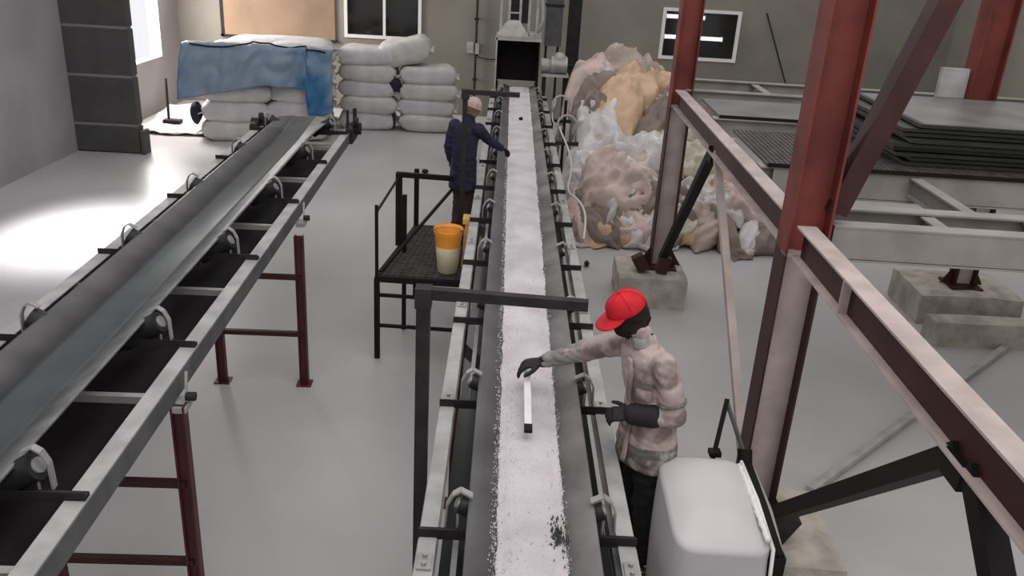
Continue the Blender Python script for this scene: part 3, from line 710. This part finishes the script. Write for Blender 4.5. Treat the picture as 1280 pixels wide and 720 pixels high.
spots = [  # x, y, length, width, angle, lift, colour, amp, label
 (1.95, 14.25, 1.5, .95, .1, .16, 'pale pink', .12, 'large pale pink crumpled sack draped on the front foot of the heap'),
 (1.7, 15.1, 1.1, .9, .1, .10, 'white', .12, 'white sack spread midway up the left side of the heap'),
 (2.25, 16.1, 2.3, .95, 1.08, .30, 'orange tan', .05, 'long orange tan sack slanting across the middle of the heap'),
 (2.85, 15.9, 1.9, .5, 1.0, .08, 'grey brown', .12, 'grey brown sack twisted right of the long tan one'),
 (1.65, 17.0, 1.1, .9, .1, .18, 'pale pink', .05, 'smooth pale pink sack at the upper left corner of the heap'),
 (2.4, 17.2, 1.5, .7, -.35, .24, 'beige', .14, 'beige rumpled sack crowning the top of the heap'),
 (2.95, 16.9, 1.4, .8, -.5, .16, 'orange tan', .10, 'tan sack folded near the crown beside the red column'),
 (2.45, 14.7, 1.3, .8, .3, .14, 'white', .12, 'white sack bulging in the lower middle of the heap'),
 (3.15, 15.1, 1.1, .9, .6, .12, 'cream', .12, 'cream sack behind the lower part of the far column'),
 (3.5, 14.7, 1.2, .6, -.1, .12, 'cream', .12, 'cream sack low on the right flank behind the black brace'),
 (3.5, 15.5, 1.0, .6, .4, .14, 'grey brown', .14, 'grey brown tangled sack right of the far column'),
 (3.95, 14.6, 1.0, .7, -.5, .12, 'orange tan', .13, 'orange tan sack with dark folds on the far right flank'),
 (4.1, 14.1, .9, .6, -.2, .10, 'pale pink', .12, 'pale pink sack at the right foot of the heap'),
 (1.45, 14.5, .7, .7, .5, .10, 'white', .14, 'small white sack at the left edge low in the heap'),
 (3.3, 14.0, 1.4, .4, .05, .10, 'white', .12, 'narrow white sack lying along the front right foot'),
 (2.85, 13.9, 1.1, .45, .05, .10, 'grey brown', .12, 'dark flattened sack at the front foot behind the footing block'),
 (4.45, 14.1, .6, .5, .7, .08, 'white', .12, 'small white rag at the extreme right tip of the heap'),
 (1.75, 16.2, 1.2, .45, .35, .14, 'grey brown', .14, 'dark crumpled sack below the smooth pink corner sack')]
random.seed(21)
hs = ['low', 'halfway up', 'high']
for i, (x, y, L, W_, an, lf, col, am, lb) in enumerate(spots):
    m = crumple(x, y, L, W_, an, lf+.08, i*5.3, am*1.15); o = m.build('empty_sack', col); o.location = (x, y, 0); solidify(o, .01); tag(o, lb, 'sack', 'empty sacks in the heap')
for i in range(88):
    for _ in range(40):
        x, y = random.uniform(1.15, 4.6), random.uniform(13.6, 17.3)
        if heap(x, y) > .15: break
    if i < 22: x, y = 1.3+(i % 11)*.32+random.uniform(-.1, .1), 13.62+(i//11)*.3+random.uniform(-.06, .06)
    col = random.choice(['pale pink', 'white', 'cream', 'grey brown', 'beige', 'pale pink', 'white', 'grey brown', 'orange tan']); h = heap(x, y); an = random.gauss(0, .45) % PI if i < 22 or x > 2.9 else random.uniform(0, PI)
    o = crumple(x, y, random.uniform(.6, 1.15), random.uniform(.28, .5), an, random.uniform(.06, .15), 100+i*3.7, random.uniform(.08, .14), 24, 16).build('empty_sack', col)
    o.location = (x, y, 0); solidify(o, .008)
    lv = 'at the foot' if h < .35 else 'low' if h < .7 else 'halfway up' if h < 1.15 else 'high' if h < 1.6 else 'near the crown'
    sd = 'far left' if x < 1.6 else 'left' if x < 2.2 else 'middle' if x < 2.8 else 'right' if x < 3.5 else 'far right'
    dr = 'lying sideways' if an < .5 or an > 2.64 else 'slanting right' if an < 1.2 else 'running uphill' if an < 1.94 else 'slanting left'
    lb = 'small %s sack scrap %s, %s of the heap, %s' % (col, lv, sd, dr)
    tag(o, lb, 'sack', lb.replace('sack scrap', 'sack scraps'))

# ---------------------------------------------------------------- side deck, bulk bag and its frame
dk = thing('side_deck', 'grated side deck that the red-capped worker stands on', 'platform', (0, 0, 0))
dx0, dx1, dy0, dy1 = .84, 1.68, 2.6, 4.75
for p, q in (((dx0, dy0), (dx1, dy0)), ((dx1, dy0), (dx1, dy1)), ((dx1, dy1), (dx0, dy1)), ((dx0, dy1), (dx0, dy0))): MB().bar((*p, .98), (*q, .98), .05, .08).build('edge_beam', 'steel_d', dk)
m = MB()
for i in range(1, 40): y = dy0+(dy1-dy0)*i/40; m.bar((dx0, y, 1.01), (dx1, y, 1.01), .012, .03)
for i in range(1, 10): x = dx0+(dx1-dx0)*i/10; m.bar((x, dy0, 1.005), (x, dy1, 1.005), .010, .02)
m.build('grating', 'dgrid', dk)
for x, y in ((dx0+.03, dy0), (dx1, dy0), (dx1, dy1), (dx0+.03, dy1)): MB().bar((x, y, 0), (x, y, .95), .06, .06).build('leg', 'steel_d', dk)
bb = thing('bulk_bag', 'big smooth white sack standing beside the red-capped worker', 'sack', (1.255, 3.92, 1.045))
def bagf(u, v):
    a = 2*PI*u; ca_, sa_ = math.cos(a), math.sin(a)
    e = .32
    rx = .255*(1+.04*math.sin(v*PI)); ry = .36*(1+.04*math.sin(v*PI))
    x = rx*math.copysign(abs(ca_)**e, ca_); y = ry*math.copysign(abs(sa_)**e, sa_)
    z = .74*min(1, v/.8); k = 1
    if v > .8: k = max(0, 1-(v-.8)/.2); z = .74+.06*math.sin((1-k)*PI/2)
    if v > .8: kk = k**.6; x *= kk; y *= kk
    n1 = noise.noise(V((x*3, y*3, z*3)))*.018+noise.noise(V((x*9, y*9, z*4)))*.006
    tl = .05*(y/.4)*(z/.74)
    return (x*(1+n1)+n1*.3, y*(1+n1), max(0, z+n1+tl))
MB().grid(bagf, 64, 40).build('body', 'bigbag', bb)
MB().tube([(.256, -.36, .0), (.264, -.37, .35), (.255, -.33, .70), (.245, 0, .775), (.235, .33, .80)], .011).build('seam', 'whitep', bb)
MB().tube([(.225+.008*noise.noise(V((i*.7, 1, 1))), -.32+i*.016, .745+.014*noise.noise(V((i*.5, 3, 1)))+.001*i) for i in range(41)], [.017+.006*noise.noise(V((i*.6, 5, 2))) for i in range(41)]).build('rolled_hem', 'whitep', bb)
bf = thing('bag_frame', 'dark tubular frame standing at the right of the big white sack', 'frame', (0, 0, 0))
MB().bar((1.57, 3.66, 0), (1.57, 3.66, 1.66), .07, .07).build('post', 'black', bf)
MB().bar((1.57, 4.4, 0), (1.57, 4.4, 1.74), .055, .055).build('post', 'black', bf)
MB().tube([(1.57, 3.64, 1.66), (1.57, 4.0, 1.72), (1.57, 4.4, 1.76)], .028).build('top_tube', 'black', bf)
MB().tube([(1.61, 3.7, 1.62), (1.62, 4.0, 1.68), (1.61, 4.4, 1.72)], .015).build('hose', 'rail', bf)
MB().cyl((1.56, 4.37, 1.72), (1.56, 4.43, 1.82), .045).build('knob', 'black', bf)
MB().bar((1.56, 4.4, 1.78), (1.43, 4.52, 2.09), .02, .02).build('stay_rod', 'rail_s', bf)
MB().bar((1.43, 4.52, 2.11), (1.36, 4.38, 1.77), .026, .026).build('stay_rod', 'black', bf)
MB().box((1.33, 4.35, 1.80), (1.40, 4.41, 1.83)).build('hook_plate', 'black', bf)

# ---------------------------------------------------------------- people
def limb(m, pts, rad, mi=0):
    """tapered capsule chain; rad: r or (a,b)"""
    pts = [V(p) for p in pts]
    for i, p in enumerate(pts):
        r = rad[i]
        m.ball(p, r*.99, nu=16, nv=10, mi=mi)
        if i: 
            n = 6; q = pts[i-1]
            m.cyl(q, p, rad[i-1], r, n=18, mi=mi)
def torso(m, secs, side, fr, mi=0):
    """secs: (centre, half width, half depth)"""
    m.loft([(c, side, a, fr, b) for c, a, b in secs], mi)
def hand_mb(wrist, d, nrm, thumb, curl=.6, sc=1.0):
    """palm and five fingers; d pointing direction, nrm back-of-hand normal, thumb side"""
    d = V(d).normalized(); nrm = V(nrm); nrm = (nrm-d*nrm.dot(d)).normalized(); sd = d.cross(nrm).normalized()
    if sd.dot(V(thumb)) < 0: sd = -sd
    wst = V(wrist); m = MB()
    L = .095*sc
    m.loft([(wst-d*.02, sd, .028*sc, nrm, .022*sc), (wst+d*.02, sd, .034*sc, nrm, .020*sc), (wst+d*L*.6, sd, .043*sc, nrm, .018*sc), (wst+d*L, sd, .042*sc, nrm, .014*sc)])
    for k, (off, ln) in enumerate(((.032, .075), (.011, .084), (-.011, .078), (-.031, .062))):
        p = wst+d*(L-.012)+sd*off*sc; pts = [p]; ang = .15
        for s_, fr_ in enumerate((.42, .32, .26)):
            ang += curl*(.55+.15*k*.3)
            dr = d*math.cos(ang)-nrm*math.sin(ang)+sd*off*1.5
            p = p+dr.normalized()*ln*fr_*sc; pts.append(p)
        limb(m, pts, [.0105*sc, .0098*sc, .009*sc, .0078*sc])
    p = wst+d*.028*sc+sd*.028*sc; pts = [p]
    for a, ln in ((.9, .036), (.6, .030), (.3, .026)):
        p = p+(d*math.cos(a)+sd*math.sin(a)-nrm*.35*curl).normalized()*ln*sc; pts.append(p)
    limb(m, pts, [.015*sc, .0125*sc, .011*sc, .009*sc])
    return m
def head_mb(m, c, fwd_, up_, mi_skin=0, mi_dark=1):
    fwd_ = V(fwd_).normalized(); up_ = V(up_); up_ = (up_-fwd_*up_.dot(fwd_)).normalized(); sd = fwd_.cross(up_)
    Rm = Matrix((sd, fwd_, up_)).transposed(); c = V(c)
    P = lambda x, y, z: c+Rm @ V((x, y, z))
    m.ball(P(0, -.01, .025), .098, (.80, .98, .95), Rm, mi_skin, 20, 14)
    m.ball(P(0, .022, -.035), .075, (.86, .92, 1.05), Rm, mi_skin, 18, 12)
    m.ball(P(0, .045, -.085), .032, (1.1, .9, .8), Rm, mi_skin)
    m.ball(P(0, .102, -.018), .017, (.8, 1.1, 1.5), Rm, mi_skin)
    for s in (-1, 1):
        m.ball(P(s*.078, -.005, -.01), .026, (.35, .75, 1.15), Rm, mi_skin)
        m.ball(P(s*.031, .083, .012), .013, (1.2, .7, .8), Rm, mi_dark, 10, 6)
    return P, Rm

# --- worker one, red cap
P0 = V((.95, 4.40, 1.045))
w1 = thing('person', 'person in a red cap and pinkish patterned jacket leaning over the belt', 'person', P0)
sv = V((.49, -.87, 0)); fv = V((-.87, -.49, 0))           # towards left shoulder, facing
def S(p): return V(p)
HipL, HipR = V((.04, -.07, .88)), V((-.04, .08, .88))
shL, shR = V((.03, -.13, 1.395)), V((-.17, .22, 1.375))
elL, wrL = V((.10, -.17, 1.09)), V((-.13, -.12, 1.065))
elR, wrR = V((-.38, .42, 1.19)), V((-.63, .48, 1.07))
hc = V((-.19, .10, 1.60))
hf = V((-.80, -.22, -.48)); hu = V((-.55, -.12, .85))
m = MB()
torso(m, [(V((0,0,.84)), .15, .10), (V((0,0,.95)), .165, .115), (V((-.01,.01,1.1)), .145, .10), (V((-.04,.03,1.25)), .165, .11), (V((-.07,.05,1.38)), .16, .10), (V((-.09,.06,1.45)), .08, .07)], sv, fv)
limb(m, [(-.09,.06,1.42), (-.13,.07,1.52), (-.17,.09,1.57)], [.06, .052, .055])
for s_, e_, w_ in ((shL, elL, wrL), (shR, elR, wrR)): limb(m, [s_, s_.lerp(e_, .5), e_, e_.lerp(w_, .4), w_], [.052, .047, .038, .038, .026])
for h_, k_, a_ in ((HipL, V((.02,-.10,.48)), V((.05,-.10,.09))), (HipR, V((-.06,.11,.48)), V((-.03,.12,.09)))): limb(m, [h_, h_.lerp(k_, .4), k_, k_.lerp(a_, .35), a_], [.085, .08, .056, .055, .036])
head_mb(m, hc, hf, hu, 0, 0)
fuse(m, 'body', ['skin'], w1, .011, 4)
Pm, Rm = head_mb(MB(), hc, hf, hu)
e = MB()
for s in (-1, 1): e.ball(Pm(s*.031, .086, .012), .009, mi=0)
e.build('eyes', 'dark', w1)
# jacket
m = MB()
torso(m, [(V((.01,0,.70)), .215, .175), (V((0,0,.82)), .205, .165), (V((0,0,.97)), .185, .145), (V((-.01,.01,1.12)), .17, .135), (V((-.04,.03,1.26)), .185, .135), (V((-.065,.045,1.38)), .185, .12), (V((-.09,.055,1.455)), .10, .085)], sv, fv)
limb(m, [shL+V((-.01,.02,-.01)), shL.lerp(elL, .5), elL, elL.lerp(wrL, .45), wrL.lerp(elL, .12)], [.076, .077, .070, .066, .056])
limb(m, [shR+V((.02,-.03,-.01)), shR.lerp(elR, .5), elR, elR.lerp(wrR, .45), wrR.lerp(elR, .40)], [.076, .072, .063, .057, .048])
limb(m, [V((-.09,.055,1.45)), V((-.11,.06,1.50))], [.085, .075])
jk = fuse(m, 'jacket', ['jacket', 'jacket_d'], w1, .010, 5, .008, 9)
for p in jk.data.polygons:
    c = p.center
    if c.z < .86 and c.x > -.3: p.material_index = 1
# sleeves' grey forearm on the reaching arm and cuffs
m = MB(); limb(m, [elR.lerp(shR, .08), elR.lerp(wrR, .5), wrR.lerp(elR, .15)], [.064, .058, .050]); o = fuse(m, 'sleeve_cover', ['grey_sleeve'], w1, .011, 3, .012, 14); o['label'] = 'grey forearm cover'
m = MB(); limb(m, [wrL.lerp(elL, .52), wrL.lerp(elL, .04)], [.076, .066]); fuse(m, 'cuff', ['glove'], w1, .01, 2)
# collar
m = MB()
def col(u, v):
    a = -PI*.86+2*PI*.86*u; r = .085+.022*v
    p = V((-.10, .058, 1.455+.045*(1-v)))+sv*r*math.sin(a)-fv*r*math.cos(a)*.9+V((-.02*(1-v), 0, -.02*v)); return p
o = solidify(m.grid(col, 28, 3).build('collar', 'grey_sleeve', w1), .010); o['label'] = 'upturned paler grey collar'
def ring(c, ax, r0, r1, mt, nm, par):
    ax = V(ax).normalized(); a_ = ax.cross(V((0, 0, 1))).normalized(); b_ = ax.cross(a_); mm = MB(); n = 26
    c = V(c)
    vs = [c+ax*q+(a_*math.cos(2*PI*k/n)+b_*math.sin(2*PI*k/n))*(r0+(.003 if abs(q) < .01 else 0)+.003*math.sin(k*1.9)) for q in (-r1, 0, r1) for k in range(n)]
    mm.add(vs, [(i*n+k, i*n+(k+1) % n, (i+1)*n+(k+1) % n, (i+1)*n+k) for i in range(2) for k in range(n)], 0, True)
    return solidify(mm.build(nm, mt, par), .006)
ring(shL.lerp(elL, .72), elL-shL, .083, .010, 'jacket_d', 'sleeve_band', jk)
ring(elL.lerp(wrL, .50), wrL-elL, .068, .012, 'jacket_d', 'sleeve_band', jk)
# front placket, chest pocket and lighter shoulder piping lying on the jacket
def on(z, off, push=.004):
    q = V((-.02-.045*max(0, (z-.97)/.45), .02*max(0, (z-.97)/.45)+.005, z)); d_ = .145-.012*max(0, (z-1.1)/.3)+.028*max(0, (.95-z)/.25)
    e_ = off/.19; return q+sv*off+fv*(d_*math.sqrt(max(0, 1-e_*e_))+push)
pl = MB().grid(lambda u, v: on(.74+.66*v, .03+(u-.5)*.035+.006*math.sin(v*17), .010), 3, 22).build('placket', 'jacket', jk); solidify(pl, .006)
pk = MB().grid(lambda u, v: on(1.17+.10*v, .075+u*.085, .012), 5, 4).build('chest_pocket', 'jacket', jk); solidify(pk, .008)
MB().grid(lambda u, v: on(1.245+.035*v, .070+u*.095, .018), 5, 2).build('pocket_flap', 'jacket_d', jk)
# trousers
m = MB()
torso(m, [(V((0,0,.76)), .15, .115), (V((0,0,.86)), .155, .12), (V((0,0,.95)), .15, .11)], sv, fv)
for h_, k_, a_ in ((HipL, V((.02,-.10,.48)), V((.05,-.10,.07))), (HipR, V((-.06,.11,.48)), V((-.03,.12,.07)))): limb(m, [h_-V((0,0,.02)), h_.lerp(k_, .4), k_, k_.lerp(a_, .4), a_], [.105, .10, .078, .072, .064])
fuse(m, 'trousers', ['trouser'], w1, .013, 4, .012, 8)
def boot(a, d, parent, mt='black'):
    d = V(d).normalized(); s_ = V((-d.y, d.x, 0)); m = MB()
    m.loft([(a+V((0,0,.05)), s_, .045, d, .055), (a+V((0,0,-.02)), s_, .045, d, .055), (V((a.x, a.y, .03))+d*.01, s_, .045, d, .075), (V((a.x, a.y, 0))+d*.02, s_, .045, d, .10)])
    m.loft([(V((a.x, a.y, .0))+d*.08, s_, .045, d, .085), (V((a.x, a.y, .03))+d*.08, s_, .045, d, .085), (V((a.x, a.y, .055))+d*.07, s_, .036, d, .06)])
    return m.build('boot', mt, parent)
boot(V((.05, -.10, .09)), fv, w1); boot(V((-.03, .12, .09)), fv, w1)
# gloves
fuse(hand_mb(wrL, (-.96, .15, -.12), (-.1, -.5, .8), (0, .6, .6), .75, 1.18), 'glove', ['glove'], w1, .006, 2)
fuse(hand_mb(wrR, (-.97, .02, -.22), (-.2, -.1, .95), (.1, -1, 0), .62, 1.25), 'glove', ['glove'], w1, .006, 2)
m = MB(); limb(m, [wrR.lerp(elR, .38), wrR], [.047, .040]); fuse(m, 'cuff', ['glove'], w1, .008, 2)
# scarf around face and neck
m = MB(); 
m.ball(Pm(0, -.02, -.005), .108, (.86, 1.0, .95), Rm, nu=22, nv=14); m.ball(Pm(0, .03, -.06), .085, (.9, .95, .95), Rm, nu=20, nv=12)
limb(m, [Pm(0, -.04, -.05), V((-.14,.075,1.525)), V((-.10,.06,1.475))], [.085, .072, .075])
sc = fuse(m, 'scarf', ['mask'], w1, .009, 2, .006, 16)
# cut the scarf open at the eyes is left closed; cap on top
capm = MB()
def crown(u, v):
    a = 2*PI*u; t = v*PI*.53
    x = .105*math.sin(t)*math.cos(a); y = .122*math.sin(t)*math.sin(a); z = .112*math.cos(t)*1.0
    z += .012*max(0, math.sin(a))*math.sin(t)
    return Pm(x, y-.012, z+.035)
capm.grid(crown, 36, 14)
cp = capm.build('cap', 'cap', w1); solidify(cp, .006, 1)
def brim(u, v):
    a = PI*.14+PI*.72*u; r0 = .115; k = v*.085*math.sin((a-PI*.14)/(PI*.72)*PI)**.5
    x = math.cos(a)*(.105+k*.5); y = math.sin(a)*(.118)+k*1.05; z = .042-.25*k-.9*x*x-.004
    return Pm(x, y-.012, z)
solidify(MB().grid(brim, 26, 6).build('cap_bill', 'cap', cp), .006)
MB().ball(Pm(0, -.012, .150), .008).build('cap_button', 'cap', cp)
m = MB()
for k in range(3):
    a = PI*k/3; m.tube([Pm(.1115*math.sin(t)*math.cos(a), .1285*math.sin(t)*math.sin(a)-.012, .118*math.cos(t)+.035) for t in [-PI*.5+PI*i/20 for i in range(21)]], .0018, 5)
m.build('cap_seams', 'cap', cp)

# scraper in the right hand, lying on the bed
t = thing('scraper', 'white flat strip with a black tip held over the belt by the red-capped worker', 'tool', (.225, 4.62, 1.995))
MB().box((-.021, -.30, .0), (.021, .36, .012), rot=Matrix.Rotation(R(4), 3, 'X')).build('blade', 'whitep', t)
MB().box((-.024, -.37, -.028), (.024, -.30, -.006)).build('tip', 'black', t)

# --- worker two, navy coat, far
P2 = V((-.50, 10.50, 1.045))
w2_ = thing('person', 'person in a navy coat and pale cap reaching over the far belt', 'person', P2)
fv2 = V((.62, .78, 0)); sv2 = V((.78, -.62, 0))         # facing; towards right shoulder
hr, hl = V((.07, -.05, .88)), V((-.07, .06, .88))
sR, sL = V((.17, -.10, 1.40)), V((-.13, .12, 1.40))
eR, wR = V((.30, .10, 1.23)), V((.47, .30, 1.09))
eL, wL = V((-.20, .12, 1.12)), V((-.17, .17, .92))
c2 = V((.09, .06, 1.62))
m = MB()
torso(m, [(V((0,0,.84)), .15, .10), (V((0,0,1.0)), .15, .11), (V((.01,.01,1.2)), .16, .11), (V((.025,.02,1.38)), .16, .10), (V((.04,.03,1.45)), .08, .07)], sv2, fv2)
limb(m, [(.04,.03,1.42), (.06,.05,1.52)], [.06, .052])
for s_, e_, w_ in ((sR, eR, wR), (sL, eL, wL)): limb(m, [s_, s_.lerp(e_, .5), e_, e_.lerp(w_, .4), w_], [.052, .047, .038, .036, .026])
for h_, k_, a_ in ((hr, V((.09,-.04,.48)), V((.08,-.08,.09))), (hl, V((-.05,.09,.48)), V((-.08,.05,.09)))): limb(m, [h_, h_.lerp(k_, .4), k_, k_.lerp(a_, .35), a_], [.085, .08, .056, .055, .036])
head_mb(m, c2, (.75, .55, -.35), (.3, .2, .9), 0, 0)
fuse(m, 'body', ['skin'], w2_, .012, 4)
Pm, Rm = head_mb(MB(), c2, (.75, .55, -.35), (.3, .2, .9))
e = MB()
for s in (-1, 1): e.ball(Pm(s*.031, .086, .012), .009)
e.build('eyes', 'dark', w2_)
m = MB()
torso(m, [(V((-.01,-.01,.62)), .20, .155), (V((0,0,.85)), .185, .145), (V((0,0,1.05)), .17, .135), (V((.01,.01,1.22)), .185, .135), (V((.02,.02,1.37)), .18, .12), (V((.04,.03,1.45)), .10, .085)], sv2, fv2)
limb(m, [sR, sR.lerp(eR, .5), eR, eR.lerp(wR, .45), wR.lerp(eR, .1)], [.08, .07, .062, .056, .046])
limb(m, [sL, sL.lerp(eL, .5), eL, eL.lerp(wL, .45), wL.lerp(eL, .1)], [.08, .075, .066, .06, .05])
limb(m, [V((.04,.03,1.45)), V((.05,.04,1.50))], [.085, .07])
fuse(m, 'coat', ['navy'], w2_, .013, 5, .008, 7)
m = MB()
torso(m, [(V((0,0,.74)), .135, .10), (V((0,0,.9)), .14, .10)], sv2, fv2)
for h_, k_, a_ in ((hr, V((.09,-.04,.48)), V((.08,-.08,.08))), (hl, V((-.05,.09,.48)), V((-.08,.05,.08)))): limb(m, [h_-V((0,0,.02)), h_.lerp(k_, .4), k_, k_.lerp(a_, .4), a_], [.085, .085, .075, .07, .06])
fuse(m, 'trousers', ['brown_t'], w2_, .013, 4, .012, 8)
boot(V((.08, -.08, .09)), fv2, w2_); boot(V((-.08, .05, .09)), fv2, w2_)
fuse(hand_mb(wR, (.62, .62, -.45), (.3, .3, .9), (-.6, .6, 0), .6, 1.15), 'glove', ['glove'], w2_, .007, 2)
fuse(hand_mb(wL, (.1, .15, -1), (-.8, -.5, 0), (.6, .7, 0), .5, 1.1), 'glove', ['glove'], w2_, .007, 2)
m = MB()
def beanie(u, v):
    a = 2*PI*u; t = v*PI*.56; return Pm(.098*math.sin(t)*math.cos(a), .115*math.sin(t)*math.sin(a)-.012, .115*math.cos(t)+.03)
bn = m.grid(beanie, 28, 12).build('cap', 'hat', w2_); solidify(bn, .008, 1)
MB().tube([Pm(.104*math.cos(a), .121*math.sin(a)-.012, .012) for a in [2*PI*i/28 for i in range(29)]], .009, 8).build('cap_band', 'hat', bn)
m = MB()
def col2(u, v):
    a = 2*PI*u; r = .075+.018*v; return V((.045, .035, 1.50-.05*v))+sv2*r*math.sin(a)+fv2*r*math.cos(a)*.9
solidify(m.grid(col2, 24, 3).build('collar', 'navy', w2_), .010)
